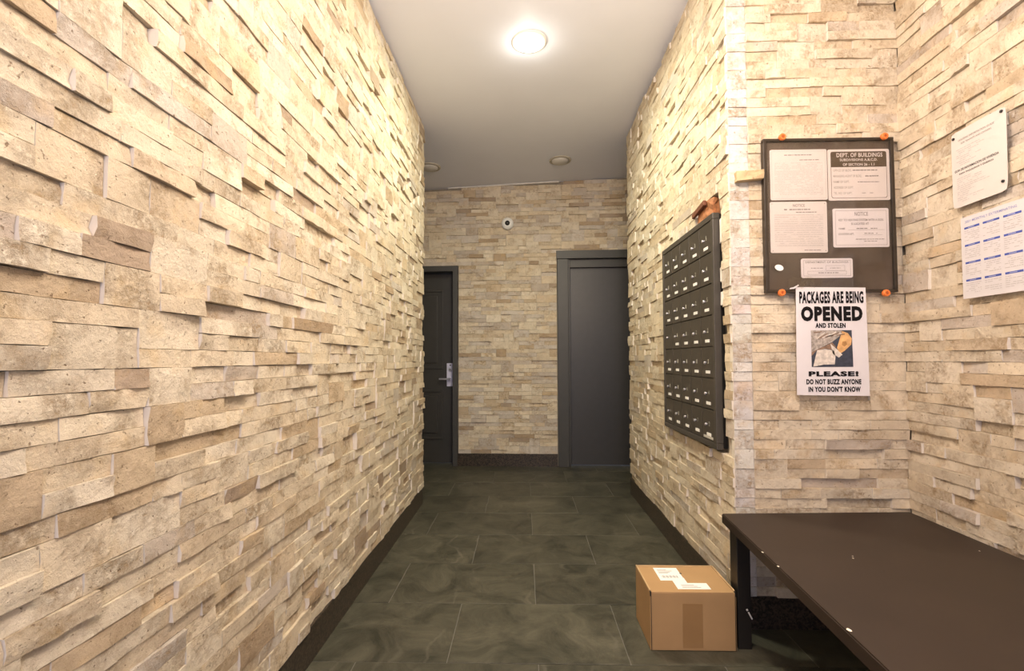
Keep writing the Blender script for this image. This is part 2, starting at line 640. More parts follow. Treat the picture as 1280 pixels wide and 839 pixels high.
def ledger(wall, origin, ang, length, z0, ztop, mix, skip=(), seed=1, rough=(5, 3, 2), single=300, proud=0.014, corner=0, spread=0.0032):
    """courses of stones over a wall face. origin: left end of the face seen from the room; ang: its turn about Z"""
    rnd = random.Random(seed)
    rot = Matrix.Rotation(ang, 4, 'Z')
    udir = rot @ Vector((1, 0, 0))
    nrm = rot @ Vector((0, -1, 0))
    nu = int(round(length / UNIT))
    nr = int((max(ztop(0), ztop(length)) - z0) / ROW) + 1
    taken = [[False] * nu for _ in range(nr)]
    for r in range(nr):
        zc = z0 + (r + .5) * ROW
        for c in range(nu):
            uc = (c + .5) * UNIT
            if zc + ROW * .45 > ztop(uc) + 0.004:
                taken[r][c] = True
            for (a, b, lo, hi) in skip:
                if a < uc < b and lo < zc < hi:
                    taken[r][c] = True
    pieces = []
    for r in range(nr):
        c = 0
        while c < nu:
            if taken[r][c]:
                c += 1
                continue
            run = 0
            while c + run < nu and not taken[r][c + run]:
                run += 1
            want = rnd.choice((3, 4, 5, 5, 6, 6, 7, 8, 9, 10, 12))
            h = 1
            if rnd.random() < 0.17:
                want = rnd.choice((4, 5, 6, 7))
                h = 2
            if corner and c == 0:
                want, h = corner, (2 if rnd.random() < .3 else 1)
            u = min(want, run)
            if run - u in (1, 2):
                u = run if run <= 12 else u - 2
            if h == 2 and (r + 1 >= nr or any(taken[r + 1][c + k] for k in range(u))):
                h = 1
            for k in range(u):
                taken[r][c + k] = True
                if h == 2:
                    taken[r + 1][c + k] = True
            uc, zc = (c + u / 2) * UNIT, z0 + (r + h / 2) * ROW
            is_corner = corner and c == 0
            dep = max(-0.006, min(proud, rnd.gauss(0.003, spread)))
            if rnd.random() < 0.05:
                dep = proud
            if rnd.random() < 0.06:
                dep = -0.009
            t = rnd.choice(mix)
            tone = rnd.choice({'c': CREAM, 't': TAN, 'g': GREY, 'b': BROWN}[t])
            f = rnd.uniform(0.93, 1.05)
            tone = tuple(x * f for x in tone)
            kind = rnd.choices((0, 1, 2), rough)[0] + 3 * rnd.randrange(3)
            if t == 'b':
                kind = 2 + 3 * rnd.randrange(3)
            if is_corner:
                kind, dep = 3 * rnd.randrange(3), rnd.uniform(0, .003)
                tone = tuple(a * rnd.uniform(.96, 1.02) for a in (0.735, 0.70, 0.66))
            p = Vector(origin) + udir * uc + nrm * dep + Vector((0, 0, zc))
            pieces.append((shown(p, u * UNIT * h * ROW, nrm), p, u, h, kind, tone))
            c += u
    pieces.sort(key=lambda q: -q[0])
    for sz, p, u, h, kind, tone in pieces[:single]:
        o = bpy.data.objects.new('stone', stone_mesh(u, h, kind))
        o.matrix_world = Matrix.Translation(p) @ rot
        o.color = (*tone, 1)
        o.parent = wall
        COL.objects.link(o)
    rest = pieces[single:]
    if rest:
        V, F, MI, SM, T = [], [], [], [], []
        base = 0
        R3 = np.array(rot.to_3x3())
        for sz, p, u, h, kind, tone in rest:
            me = stone_mesh(u, h, kind)
            co = np.array([v.co[:] for v in me.vertices]) @ R3.T + np.array(p)
            V.append(co)
            for pl in me.polygons:
                F.append([base + i for i in pl.vertices])
                MI.append(pl.material_index)
                SM.append(pl.use_smooth)
            T.append(np.tile(np.array([*tone, 1.0]), (len(co), 1)))
            base += len(co)
        me = bpy.data.meshes.new('stone_courses')
        me.from_pydata(np.concatenate(V).tolist(), [], F)
        me.polygons.foreach_set('material_index', MI)
        me.polygons.foreach_set('use_smooth', SM)
        at = me.attributes.new('tone', 'FLOAT_COLOR', 'POINT')
        at.data.foreach_set('color', np.concatenate(T).ravel().astype(np.float32))
        me.materials.append(M_STONE_S)
        me.materials.append(M_CUT)
        me.update()
        o = bpy.data.objects.new('stone_courses', me)
        o['kind'] = 'stuff'
        o.parent = wall
        COL.objects.link(o)
    return pieces


# ------------------------------------------------------------------ setting
LX, RX = -0.745, 0.830              # stone faces of the hall walls
AY = 1.925                          # alcove wall facing the entrance
LEND, REND = 3.52, 3.80             # where the hall walls end
FAR_O, FAR_A = Vector((-0.66, 4.758, 0)), -0.0336


def alx(y):                         # stone face of the alcove's right wall
    return 1.500 - 0.040 * (AY - y)


floor = struct(obj('floor', nbox(-1.8, -1.1, -0.12, 1.8, 5.3, -0.0022), M_GROUT))
TL, TD, G = 0.635, 0.405, 0.003
for j in range(-3, 9):
    y0 = 2.098 + (j - 1) * TD
    x_off = 0.045 + (TL / 2 if j % 2 == 0 else 0)
    for i in range(-4, 4):
        x0 = x_off + i * TL
        a, b = max(x0, -1.78), min(x0 + TL, 1.78)
        if b - a < 0.03:
            continue
        yb = min(y0 + TD, 5.2)
        bm = nbox(a + G / 2, y0 + G / 2, -0.02, b - G / 2, yb - G / 2, random.uniform(-0.0006, 0.0006))
        bmesh.ops.bevel(bm, geom=[e for e in bm.edges if all(v.co.z > -0.005 for v in e.verts)], offset=0.0008, segments=1, affect='EDGES')
        obj('tile', bm, M_TILE, floor)

bm = bmesh.new()
cs = [(-1.9, -1.2), (1.9, -1.2), (1.9, 5.3), (-1.9, 5.3)]
lo = [bm.verts.new((x, y, ceil_z(x, y))) for x, y in cs]
hi = [bm.verts.new((x, y, ceil_z(x, y) + 0.12)) for x, y in cs]
bm.faces.new(lo[::-1]); bm.faces.new(hi)
for k in range(4):
    bm.faces.new((lo[k], lo[(k + 1) % 4], hi[(k + 1) % 4], hi[k]))
ceiling = struct(obj('ceiling', bm, M_CEIL))


def wall_prism(name, pts, mat, z1=2.98):
    return struct(obj(name, prism(bmesh.new(), pts, -0.02, z1), mat))


D = 0.022                           # stones stand this far off their backing
wall_left = wall_prism('wall_left', [(LX - D, -1.1), (LX - D, LEND - .002), (LX - .20, LEND - .002), (LX - .20, -1.1)], M_MORTAR)
wall_right = wall_prism('wall_right', [(RX + D, AY + .05), (RX + .25, AY + .05), (RX + .25, REND - .002), (RX + D, REND - .002)], M_MORTAR)
wall_alcove = wall_prism('wall_alcove_back', [(RX + D, AY + D), (1.75, AY + D), (1.75, AY + .05), (RX + D, AY + .05)], M_MORTAR)
wall_alcove_r = wall_prism('wall_alcove_right', [(alx(AY) + D, AY + D), (alx(-1.1) + D, -1.1), (1.75, -1.1), (1.75, AY + D)], M_MORTAR)
far_pt = lambda u, n: (FAR_O + Matrix.Rotation(FAR_A, 3, 'Z') @ Vector((u, n, 0))).xy[:]
# the far wall in three pieces around its two doors is one solid with openings
bm = bmesh.new()
for (u0, u1, z0, z1) in ((-1.14, -0.90, -.02, 2.98), (-0.90, -0.02, 1.97, 2.98), (-0.02, 1.00, -.02, 2.98), (1.00, 1.92, 2.10, 2.98), (1.92, 2.42, -.02, 2.98)):
    prism(bm, [far_pt(u0, D), far_pt(u1, D), far_pt(u1, .30), far_pt(u0, .30)], z0, z1)
wall_far = struct(obj('wall_far', bm, M_MORTAR))
wall_prism('wall_vestibule_left', [(-1.80, 3.3), (-1.72, 3.3), (-1.72, 5.2), (-1.80, 5.2)], M_PLASTER)
wall_prism('wall_vestibule_front', [(-1.75, 3.36), (LX - .205, 3.36), (LX - .205, 3.44), (-1.75, 3.44)], M_PLASTER)
wall_prism('wall_vestibule_right', [(1.72, 3.6), (1.80, 3.6), (1.80, 5.2), (1.72, 5.2)], M_PLASTER)
wall_prism('wall_vestibule_side', [(RX + .255, 3.62), (1.75, 3.62), (1.75, 3.70), (RX + .255, 3.70)], M_PLASTER)
bm = bmesh.new()
box(bm, -1.0, -1.2, -.02, -0.60, -1.1, 2.98)
box(bm, 0.80, -1.2, -.02, 1.7, -1.1, 2.98)
box(bm, -0.60, -1.2, 2.40, 0.80, -1.1, 2.98)
struct(obj('wall_back', bm, M_PLASTER))

BB = 0.123
ledger(wall_left, (LX, 0.30, 0), pi / 2, LEND - 0.30, BB, lambda u: ceil_z(LX, 0.30 + u), 'ccccccccccccccccccttgb', seed=3, rough=(4, 4, 3), proud=0.011, spread=0.0025)
MAIL = (2.003, 2.79, 0.655, 1.70)    # y0 y1 z0 z1 of the opening around the mailboxes
ledger(wall_right, (RX, REND, 0), -pi / 2, REND - AY - 0.002, BB, lambda u: ceil_z(RX, REND - u), 'cccccccccccctg',
       skip=((REND - MAIL[1] - .0, REND - MAIL[0] + .0, MAIL[2], MAIL[3]), (REND - 2.29, REND - 2.03, 1.66, 1.76)), seed=4, rough=(5, 4, 2), proud=0.008, spread=0.0022)
ledger(wall_alcove, (RX - .004, AY, 0), 0, alx(AY) - RX + .004, BB, lambda u: ceil_z(RX + u, AY), 'cccccccccccccgct', seed=5, rough=(6, 3, 1), proud=0.010, corner=3)
lr = 1.75
ledger(wall_alcove_r, (alx(AY), AY - .004, 0), -pi / 2 - 0.040, lr, BB, lambda u: ceil_z(1.5, AY - u), 'cccccctccccg', seed=6, rough=(4, 4, 3), proud=0.010)
ledger(wall_far, (*far_pt(-1.14, 0), 0), FAR_A, 3.0, BB, lambda u: ceil_z(u - 1.8, 4.74), 'cccgggcctccggb',
       skip=((-2, 1.14 - 0.0, 0, 1.975), (1.14 + 0.99, 9, 0, 2.11)), seed=8, rough=(6, 3, 1), proud=0.008)

# baseboards of polished dark granite
def base_board(name, pts):
    return struct(obj(name, prism(bmesh.new(), pts, -0.005, BB, 0.0015), M_GRANITE))


base_board('baseboard_left', [(LX - D, -1.1), (LX + .002, -1.1), (LX + .002, LEND), (LX - D, LEND)])
base_board('baseboard_right', [(RX - .006, AY + .024), (RX + D, AY + .024), (RX + D, REND), (RX - .006, REND)])
base_board('baseboard_alcove_back', [(RX - .006, AY - .004), (alx(AY) + .02, AY - .004), (alx(AY) + .02, AY + .0235), (RX - .006, AY + .0235)])
base_board('baseboard_alcove_right', [(alx(AY - .005), AY - .005), (alx(AY) + D, AY - .005), (alx(-1.1) + D, -1.1), (alx(-1.1), -1.1)])
base_board('baseboard_far', [far_pt(0.0, -.006), far_pt(0.985, -.006), far_pt(0.985, D), far_pt(0.0, D)])

# the loose stone sticking out beside the notice board, and the broken spot over the mailboxes
bm = nbox(-.050, -.030, -.0175, .050, .025, .0175)
bmesh.ops.subdivide_edges(bm, edges=bm.edges[:], cuts=1, use_grid_fill=True)
for v in bm.verts:
    v.co += Vector((random.uniform(-.003, .003), random.uniform(-.003, .003), random.uniform(-.0025, .0025)))
o = obj('stone', bm, M_STONE, wall_alcove, loc=(.896, AY - .008, 1.772))
o.rotation_euler = (0, radians(-3), radians(-4))
o.color = (.72, .55, .33, 1)
o['label'] = 'yellowish stone sticking out of the wall beside the notice board'
bm = nbox(-.012, -.085, -.045, .022, .085, .045)
bmesh.ops.subdivide_edges(bm, edges=bm.edges[:], cuts=2, use_grid_fill=True)
for v in bm.verts:
    v.co += Vector((random.uniform(-.006, .006), random.uniform(-.008, .008), random.uniform(-.007, .007)))
o = obj('exposed_brick', bm, M_RUST, wall_right, loc=(RX + .002, 2.17, 1.705))
o['label'] = 'broken orange brick showing through the stone above the mailboxes'
bm = nbox(-.007, -.075, -.012, .007, .075, .012, bev=.002)
o = obj('metal_strap', bm, M_RUSTD, wall_right, loc=(RX - .020, 2.215, 1.735))
o.rotation_euler = (radians(-8), 0, 0)
o['label'] = 'rusty brown strap across the broken brick'
for z, h in ((1.30, .055), (1.585, .10), (1.40, .06)):
    bm = nbox(-.012, -.014, -h / 2, .012, .014, h / 2, bev=.004)
    for v in bm.verts:
        v.co += Vector((random.uniform(-.002, .002), random.uniform(-.003, .003), random.uniform(-.003, .003)))
    obj('putty', bm, M_PUTTY, wall_right, loc=(RX + .006, 2.012, z))

# thin line of white caulk where the far wall meets the ceiling
bm = bmesh.new()
vs = []
for u in (-0.10, 1.02):
    for n_, dz in ((-.012, 0.002), (-.012, -.009), (.02, -.009), (.02, 0.002)):
        x, y = far_pt(u, n_)
        vs.append(bm.verts.new((x, y, ceil_z(x, y) + dz)))
for k in range(4):
    bm.faces.new((vs[k], vs[(k + 1) % 4], vs[4 + (k + 1) % 4], vs[4 + k]))
bm.faces.new(vs[:4]); bm.faces.new(vs[4:])
struct(obj('trim_1', bm, M_PUTTY))

# ------------------------------------------------------------------ doors in the far wall (built in the wall's own frame)
def at_far(o):
    o.location = FAR_O
    o.rotation_euler = (0, 0, FAR_A)
    return o


def ring_panel(bm, u0, u1, z0, z1, w, y, d):
    """a raised moulding frame"""
    for a, b, c, e in ((u0, u1, z0, z0 + w), (u0, u1, z1 - w, z1), (u0, u0 + w, z0 + w, z1 - w), (u1 - w, u1, z0 + w, z1 - w)):
        box(bm, a, y - d, c, b, y, e, bev=min(w, d) * .3)


# door_1: the panelled door half hidden by the left wall
LY = 0.115
bm = nbox(-0.895, LY, 0.006, -0.042, LY + .045, 1.925)
door1 = at_far(struct(obj('door_1', bm, M_DOOR)))
bm = bmesh.new()
for (z0, z1) in ((0.95, 1.76), (0.24, 0.74)):
    ring_panel(bm, -0.74, -0.17, z0, z1, 0.022, LY, 0.010)
    box(bm, -0.685, LY - .008, z0 + .060, -0.228, LY, z1 - .060, bev=.006)
obj('door_panel', bm, M_DOOR, door1)
bm = bmesh.new()
box(bm, -0.048, -.016, 0, 0.0, LY + .06, 1.984, bev=.002)
box(bm, -0.905, -.016, 1.928, -0.048, LY + .06, 1.984, bev=.002)
box(bm, -0.953, -.016, 0, -0.905, LY + .06, 1.984, bev=.002)
obj('door_frame', bm, M_FRAME, door1)
bm = nbox(-0.129, LY - .016, 0.775, -0.061, LY, 1.010, bev=.003)
plate = obj('lock_plate', bm, M_PLATE, door1)
plate['label'] = 'tall silver lock plate'
MY = Matrix.Rotation(pi / 2, 4, 'X')
bm = lathe(bmesh.new(), [(.019, 0), (.019, .008), (.015, .012), (0, .012)], Matrix.Translation((-.092, LY - .016, .945)) @ MY, 20)
obj('deadbolt_cylinder', bm, M_STEEL, plate)
bm = bmesh.new()
lathe(bm, [(.006, 0), (.006, .002), (0, .002)], Matrix.Translation((-.092, LY - .028, .945)) @ MY, 10)
lathe(bm, [(.008, 0), (.008, .002), (0, .002)], Matrix.Translation((-.092, LY - .016, .990)) @ MY, 10)
obj('keyhole', bm, M_BLACK, plate)
bm = lathe(bmesh.new(), [(.013, 0), (.013, .05), (0, .05)], Matrix.Translation((-.094, LY - .016, .852)) @ MY, 16)
box(bm, -.200, LY - .066, .843, -.085, LY - .050, .861, bev=.004)
lv = obj('lever_handle', bm, M_STEEL, door1)

# door_2: the tall flush door behind the right wall
LY2 = 0.060
bm = nbox(1.122, LY2, 0.008, 1.900, LY2 + .045, 2.030)
door2 = at_far(struct(obj('door_2', bm, M_DOOR2)))
bm = bmesh.new()
box(bm, 0.992, -.020, 0, 1.098, LY2 + .05, 2.035, bev=.003)
box(bm, 1.098, 0.010, 0, 1.118, LY2 + .06, 2.035, bev=.002)
box(bm, 1.904, -.020, 0, 2.0, LY2 + .05, 2.035, bev=.003)
obj('door_frame', bm, M_FRAME, door2)
bm = nbox(0.983, -.028, 2.036, 2.01, LY2 + .05, 2.116, bev=.003)
obj('header_board', bm, M_FRAME, door2)
bm = nbox(1.118, 0.020, 1.955, 1.904, LY2 - .002, 2.034, bev=.002)
obj('door_stop', bm, M_DOOR, door2)
# ------------------------------------------------------------------ ceiling lights
def downlight(x, y, lens, trim, label, on):
    z = ceil_z(x, y)
    t = thing('ceiling_light', label, 'ceiling light', (x, y, z), 0)
    bm = lathe(bmesh.new(), [(.076, -.004), (.080, -.008), (.096, -.006), (.100, 0), (.100, .01), (.076, .01)], seg=40, cap=False)
    obj('trim_ring', bm, trim, t, smooth=True)
    bm = lathe(bmesh.new(), [(.0765, .004), (.0755, -.008), (.066, -.018), (.045, -.026), (.022, -.030), (0, -.031)], seg=40, cap=False)
    obj('lens', bm, lens, t, smooth=True)
    if on:
        l = bpy.data.lights.new('lamp', 'AREA')
        l.shape = 'DISK'
        l.size = .15
        l.energy = 21
        l.color = (0.97, 0.98, 0.74)
        lo_ = bpy.data.objects.new('lamp', l)
        lo_.location = (0, 0, -.034)
        lo_.parent = t
        COL.objects.link(lo_)
        # point light added below the lens to put a soft halo on the ceiling
        p = bpy.data.lights.new('lamp_halo_fill', 'POINT')
        p.energy = 0.8
        p.shadow_soft_size = .03
        p.color = (1.0, 0.95, 0.82)
        po_ = bpy.data.objects.new('lamp_halo_fill', p)
        po_.location = (0, 0, -.075)
        po_.parent = t
        COL.objects.link(po_)
    return t


downlight(0.034, 2.625, M_LENS, M_TRIMON, 'round recessed ceiling light that is switched on over the hallway', True)
downlight(0.328, 4.225, M_OFFLENS, M_TRIMRING, 'unlit round ceiling light in front of the plain tall door', False)
downlight(-0.840, 4.230, M_OFFLENS, M_TRIMRING, 'unlit round ceiling light half hidden by the end of the left wall', False)

# ------------------------------------------------------------------ security camera on the far wall
t = thing('security_camera', 'small white round camera with black lens on the far stone wall', 'camera', (-0.158, 4.722, 2.394), FAR_A)
bm = lathe(bmesh.new(), [(.060, -.012), (.060, .010), (.054, .022), (.034, .031), (.024, .029), (.023, .025)], MY, 36, cap=False)
obj('housing', bm, M_WHITEPL, t, smooth=True)
bm = lathe(bmesh.new(), [(.025, .026), (.022, .035), (.013, .041), (0, .043)], MY, 28, cap=False)
obj('lens', bm, M_BLACK, t, smooth=True)

# ------------------------------------------------------------------ mailboxes in the right wall
FX = 0.800                          # front face
t = thing('mailbox_unit', 'dark metal bank of apartment mailboxes set into the right stone wall', 'mailboxes', (FX, 2.405, 0.668))
W2, HM = 0.372, 1.000               # half width along y, height
bm = bmesh.new()
fw = 0.026
for y0, y1, z0, z1 in ((-W2, W2, 0, fw), (-W2, W2, HM - fw, HM), (-W2, -W2 + fw, fw, HM - fw), (W2 - fw, W2, fw, HM - fw)):
    box(bm, 0, y0, z0, .030, y1, z1, bev=.0025)
obj('frame', bm, M_MAILF, t)
bm = nbox(.012, -W2 + .004, .004, .048, W2 - .004, HM - .004)
obj('cabinet', bm, M_BLACK, t)
nr, nc = 7, 5
dw, dh = (2 * W2 - 2 * fw) / nc, (HM - 2 * fw) / nr
DIG = ('13235', '11124', '11125', '11122', '11113', '11674', '41872')   # top row first, far column first
bm = nbox(.003, -dw / 2 + .0022, -dh / 2 + .0022, .011, dw / 2 - .0022, dh / 2 - .0022, bev=.0012)
door_me = None
lock_me = lab_me = None
for r in range(nr):
    for c in range(nc):
        # column 0 is the far (left in view) one: y decreases towards the camera
        yc = W2 - fw - (c + .5) * dw
        zc = HM - fw - (r + .5) * dh
        if door_me is None:
            d = obj('mailbox_door', bm, M_MAIL, t)
            door_me = d.data
            b2 = lathe(bmesh.new(), [(.0068, -.002), (.0068, .003), (.005, .005), (0, .005)], Matrix.Rotation(-pi / 2, 4, 'Y'), 16)
            lock_me = obj('tmp', b2, M_STEEL).data
            lab_me = obj('tmp', nbox(-.0012, -.0235, -.0065, .002, .0235, .0065), M_LABEL).data
        else:
            d = bpy.data.objects.new('mailbox_door', door_me)
            COL.objects.link(d)
            d.parent = t
        d.location = (0, yc, zc)
        k = bpy.data.objects.new('lock', lock_me)
        COL.objects.link(k)
        k.parent = d
        k.location = (.002, .024, -.002)
        if not (r == 3 and c == 0):
            lb = bpy.data.objects.new('name_label', lab_me)
            COL.objects.link(lb)
            lb.parent = d
            lb.location = (.0025, -.008, -.042)
            b3 = bmesh.new()
            text_into(b3, DIG[r][c], 0, 0, .010, .019, -.0025, .01)
            for v in b3.verts:          # turn the print to face -x
                x, y, z = v.co
                v.co = (.0028, -x, z)
            nb = obj('unit_number', b3, M_DIGIT, d)
            nb.location = (0, -.012, .004)
        if r == 6 and c == 4:
            st = obj('sticker', nbox(.0015, -.052, -.0600, .003, .052, -.0495), M_DIGIT, d)
            st['label'] = 'grey strip sticker below the label'
for o in [o for o in COL.objects if o.name.startswith('tmp')]:
    bpy.data.objects.remove(o)

# ------------------------------------------------------------------ notice board, its cards and the poster
BY = 1.905
t = thing('notice_board', 'dark brown framed notice board with a clear cover on the alcove wall', 'notice board', (1.2025, BY, 1.306))
bw, bh = 0.253, 0.612
obj('backing_board', nbox(-bw + .004, .000, .004, bw - .004, .012, bh - .004), M_BOARD, t)
bm = bmesh.new()
for x0, x1, z0, z1 in ((-bw, bw, 0, .011), (-bw, bw, bh - .011, bh), (-bw, -bw + .013, .011, bh - .011), (bw - .013, bw, .011, bh - .011)):
    box(bm, x0, -.011, z0, x1, .012, z1, bev=.0015)
obj('frame', bm, M_BOARDF, t)
obj('clear_cover', nbox(-bw + .013, -.0085, .011, bw - .013, -.0070, bh - .011), M_CLEAR, t)
for x, z in ((-.180, bh + .004), (.215, bh + .001), (-.196, -.001), (.203, -.005)):
    bm = lathe(bmesh.new(), [(.0135, 0), (.0135, .009), (.011, .013), (.006, .013), (.005, .009), (0, .009)], Matrix.Translation((x, -.009, z)) @ MY, 20)
    w = obj('screw_cap', bm, M_ORANGE, t, smooth=False)
    w['label'] = 'orange screw cap'
    obj('screw_head', lathe(bmesh.new(), [(.0045, 0), (.0045, .003), (0, .003)], Matrix.Translation((x, -.0185, z)) @ MY, 10), M_ORANGED, w)

CY = BY - .0012                     # cards lie on the backing board, behind the cover
rp = random.Random(5)


def card(label, x0, x1, z0, z1, r=.006, mat=M_PAPER2, name='notice_card'):
    g = thing(name, label, 'notice', ((x0 + x1) / 2, CY, (z0 + z1) / 2))
    w, h = x1 - x0, z1 - z0
    obj('card', sheet(bmesh.new(), rrect(w, h, r), -.0018, .0010), mat, g)
    return g, w, h


PY = -.0021
g, w, h = card('white card of pale fine print, upper left on the notice board', .978, 1.200, 1.674, 1.876)
bm = bmesh.new()
obj('border_line', outline(bmesh.new(), rrect(w - .012, h - .012, .003), .0008, PY, PY), M_INKL, g)
scribble(bm, -.055, .052, h / 2 - .022, .0035, PY, rp, .95)
scribble(bm, .004, .080, h / 2 - .042, .0030, PY, rp, .95)
obj('heading', bm, M_INKG, g)
bm = bmesh.new()
for k in range(20):
    scribble(bm, -.094, .094, h / 2 - .054 - k * .0066, .0017, PY, rp)
obj('fine_print', bm, M_INKL, g)

g, w, h = card('white buildings department card with a dark heading band, upper right on the notice board', 1.2035, 1.442, 1.670, 1.874)
bm = bmesh.new()
iw, ih = w - .022, h - .018
obj('border_line', outline(bmesh.new(), rrect(iw, ih, .008), .0016, PY, PY), M_BROWNINK, g)
pts = [p for p in rrect(iw, ih, .008) if p[1] > ih / 2 - .009] 
zb = ih / 2 - .062
pts = [(iw / 2, zb)] + pts + [(-iw / 2, zb)]
bm.faces.new([bm.verts.new((x, PY, z)) for x, z in pts])
obj('heading_band', bm, M_BROWNINK, g)
bm = bmesh.new()
text_into(bm, 'DEPT. OF BUILDINGS', .004, ih / 2 - .014, .178, .0165, PY - .0004, .018)
text_into(bm, 'SUBDIVISIONS A,B,C,D.', .000, ih / 2 - .034, .146, .0115, PY - .0004, .018)
text_into(bm, 'OF SECTION 26 - 1.1', .000, ih / 2 - .052, .122, .0105, PY - .0004, .018)
obj('heading_lettering', bm, M_PAPER2, g)
bm = bmesh.new()
zz = zb - .013
for s, wd in (('OFFICE OF BLDG.', .072), ('MANAGING AGENT OF BLDG.', .110), ('NAME OF SUPT.', .062), ('ADDRESS OF SUPT.', .078), ('TEL. NO. OF SUPT.', .072)):
    text_into(bm, s, -iw / 2 + .009 + wd / 2, zz, wd, .0095, PY, .012)
    zz -= .0228
obj('lettering', bm, M_INKM, g)
bm = bmesh.new()
scribble(bm, -.024, .072, zb - .013, .0040, PY, rp, .95)
scribble(bm, .024, .078, zb - .0365, .0040, PY, rp, .95)
scribble(bm, -.005, .078, zb - .060, .0030, PY, rp, .95)
scribble(bm, .010, .055, zb - .104, .0022, PY, rp, .9)
obj('handwriting', bm, M_INKG, g)

g, w, h = card('square white notice of ruled fine print, lower left on the notice board', .974, 1.195, 1.464, 1.667)
bm = bmesh.new()
text_into(bm, 'NOTICE', .002, h / 2 - .015, .046, .011, PY, .012)
scribble(bm, -.056, .046, h / 2 - .031, .0042, PY, rp, .95)
scribble(bm, -.010, .070, h / 2 - .042, .0034, PY, rp, .95)
scribble(bm, .020, .085, -h / 2 + .010, .0026, PY, rp, .9)
for sx in (-1, 1):
    for sz in (-1, 1):
        dash(bm, sx * (w / 2 - .008) - .0015, sx * (w / 2 - .008) + .0015, sz * (h / 2 - .008), .003, PY)
obj('heading', bm, M_INKG, g)
bm = bmesh.new()
for k in range(15):
    z = h / 2 - .052 - k * .0087
    dash(bm, -.096, .096, z - .0028, .0008, PY)
    scribble(bm, -.094, .094, z, .0018, PY, rp)
obj('fine_print', bm, M_INKL, g)

g, w, h = card('white heating notice card with a double-ruled border, right of centre on the notice board', 1.218, 1.433, 1.484, 1.638, .006, M_PAPER)
bm = bmesh.new()
text_into(bm, 'NOTICE', .002, h / 2 - .022, .052, .0155, PY, .010)
obj('border_line', outline(bmesh.new(), rrect(w - .017, h - .017, .002), .0011, PY, PY), M_INKG, g)
obj('heading', bm, M_INKG, g)
bm = bmesh.new()
text_into(bm, 'KEY TO HEATING SYSTEM WITH A SIGN', 0, h / 2 - .046, .172, .0090, PY, .018)
text_into(bm, 'IS LOCATED AT', -.004, h / 2 - .061, .068, .0090, PY, .018)
text_into(bm, 'NAME', -.074, -.003, .024, .0075, PY, .018)
text_into(bm, 'LOCATION APT.', -.058, -.0245, .060, .0080, PY, .018)
dash(bm, -.050, .090, -.0085, .0009, PY)
dash(bm, .008, .080, -.0285, .0009, PY)
scribble(bm, -.018, .062, -.003, .0032, PY, rp, .95)
scribble(bm, .012, .062, -.0225, .0028, PY, rp, .95)
scribble(bm, -.022, .088, -.0455, .0026, PY, rp, .95)
scribble(bm, .010, .060, -.0535, .0024, PY, rp, .95)
obj('lettering', bm, M_INKG, g)

g, w, h = card('narrow white card with thin ruled boxes, lowest on the notice board', 1.090, 1.289, 1.364, 1.441, .008, M_PAPER)
bm = bmesh.new()
obj('border_line', outline(bmesh.new(), rrect(w - .017, h - .015, .002), .0010, PY, PY), M_INKG, g)
text_into(bm, 'DEPARTMENT OF BUILDINGS', 0, h / 2 - .0150, .166, .0080, PY, .018)
for a in ((.074, .020, .001, .032, .000), (.150, .014, .001, .000, -.0185)):
    obj('ruled_box', outline(bmesh.new(), rrect(*a), .0009, PY, PY), M_INKG, g)
scribble(bm, -.062, -.016, 0, .0024, PY, rp, .95)
scribble(bm, .012, .052, 0, .0022, PY, rp, .95)
scribble(bm, -.034, .046, -.0185, .0034, PY, rp, .95)
obj('lettering', bm, M_INKG, g)

bm = bmesh.new()
sheet(bm, [(.0165 * cos(2 * pi * k / 24), .0115 * sin(2 * pi * k / 24)) for k in range(24)], -.0020, .0005)
o = obj('oval_sticker', bm, M_LABEL, loc=(1.0005, CY - .0085, 1.404))
o.rotation_euler = (0, radians(18), 0)
o['label'] = 'small white oval sticker at lower left of the notice board'
o['category'] = 'sticker'

# poster: paper taped over the bottom rail of the board
PX, PZ = 1.194, 1.115
t = thing('poster', 'white poster warning that packages are being opened, taped below the notice board', 'poster', (PX, BY - .0145, PZ))
pw, ph = .272, .420
bm = bmesh.new()
nxp, nzp = 8, 12
gr = {}
for k in range(nzp + 1):
    for i in range(nxp + 1):
        fx, fz = i / nxp - .5, k / nzp - .5
        wid = pw - .010 * fz
        gr[i, k] = bm.verts.new((fx * wid, .0, fz * ph + .004 * (-fx)))
for k in range(nzp):
    for i in range(nxp):
        bm.faces.new((gr[i, k], gr[i + 1, k], gr[i + 1, k + 1], gr[i, k + 1]))
gb = {k: bm.verts.new((v.co.x, .0008, v.co.z)) for k, v in gr.items()}
for k in range(nzp):
    for i in range(nxp):
        bm.faces.new((gb[i, k], gb[i, k + 1], gb[i + 1, k + 1], gb[i + 1, k]))
for k in range(nzp):
    for i in (0, nxp):
        bm.faces.new((gr[i, k], gr[i, k + 1], gb[i, k + 1], gb[i, k]))
for i in range(nxp):
    for k in (0, nzp):
        bm.faces.new((gr[i, k], gr[i + 1, k], gb[i + 1, k], gb[i, k]))
obj('paper', bm, M_PAPER, t)
S = pw / 430.0                      # the poster was measured on a 430-wide enlargement


def pz(v):                          # enlargement row -> height on the sheet
    return ph / 2 - (v - 92) / 672.0 * ph


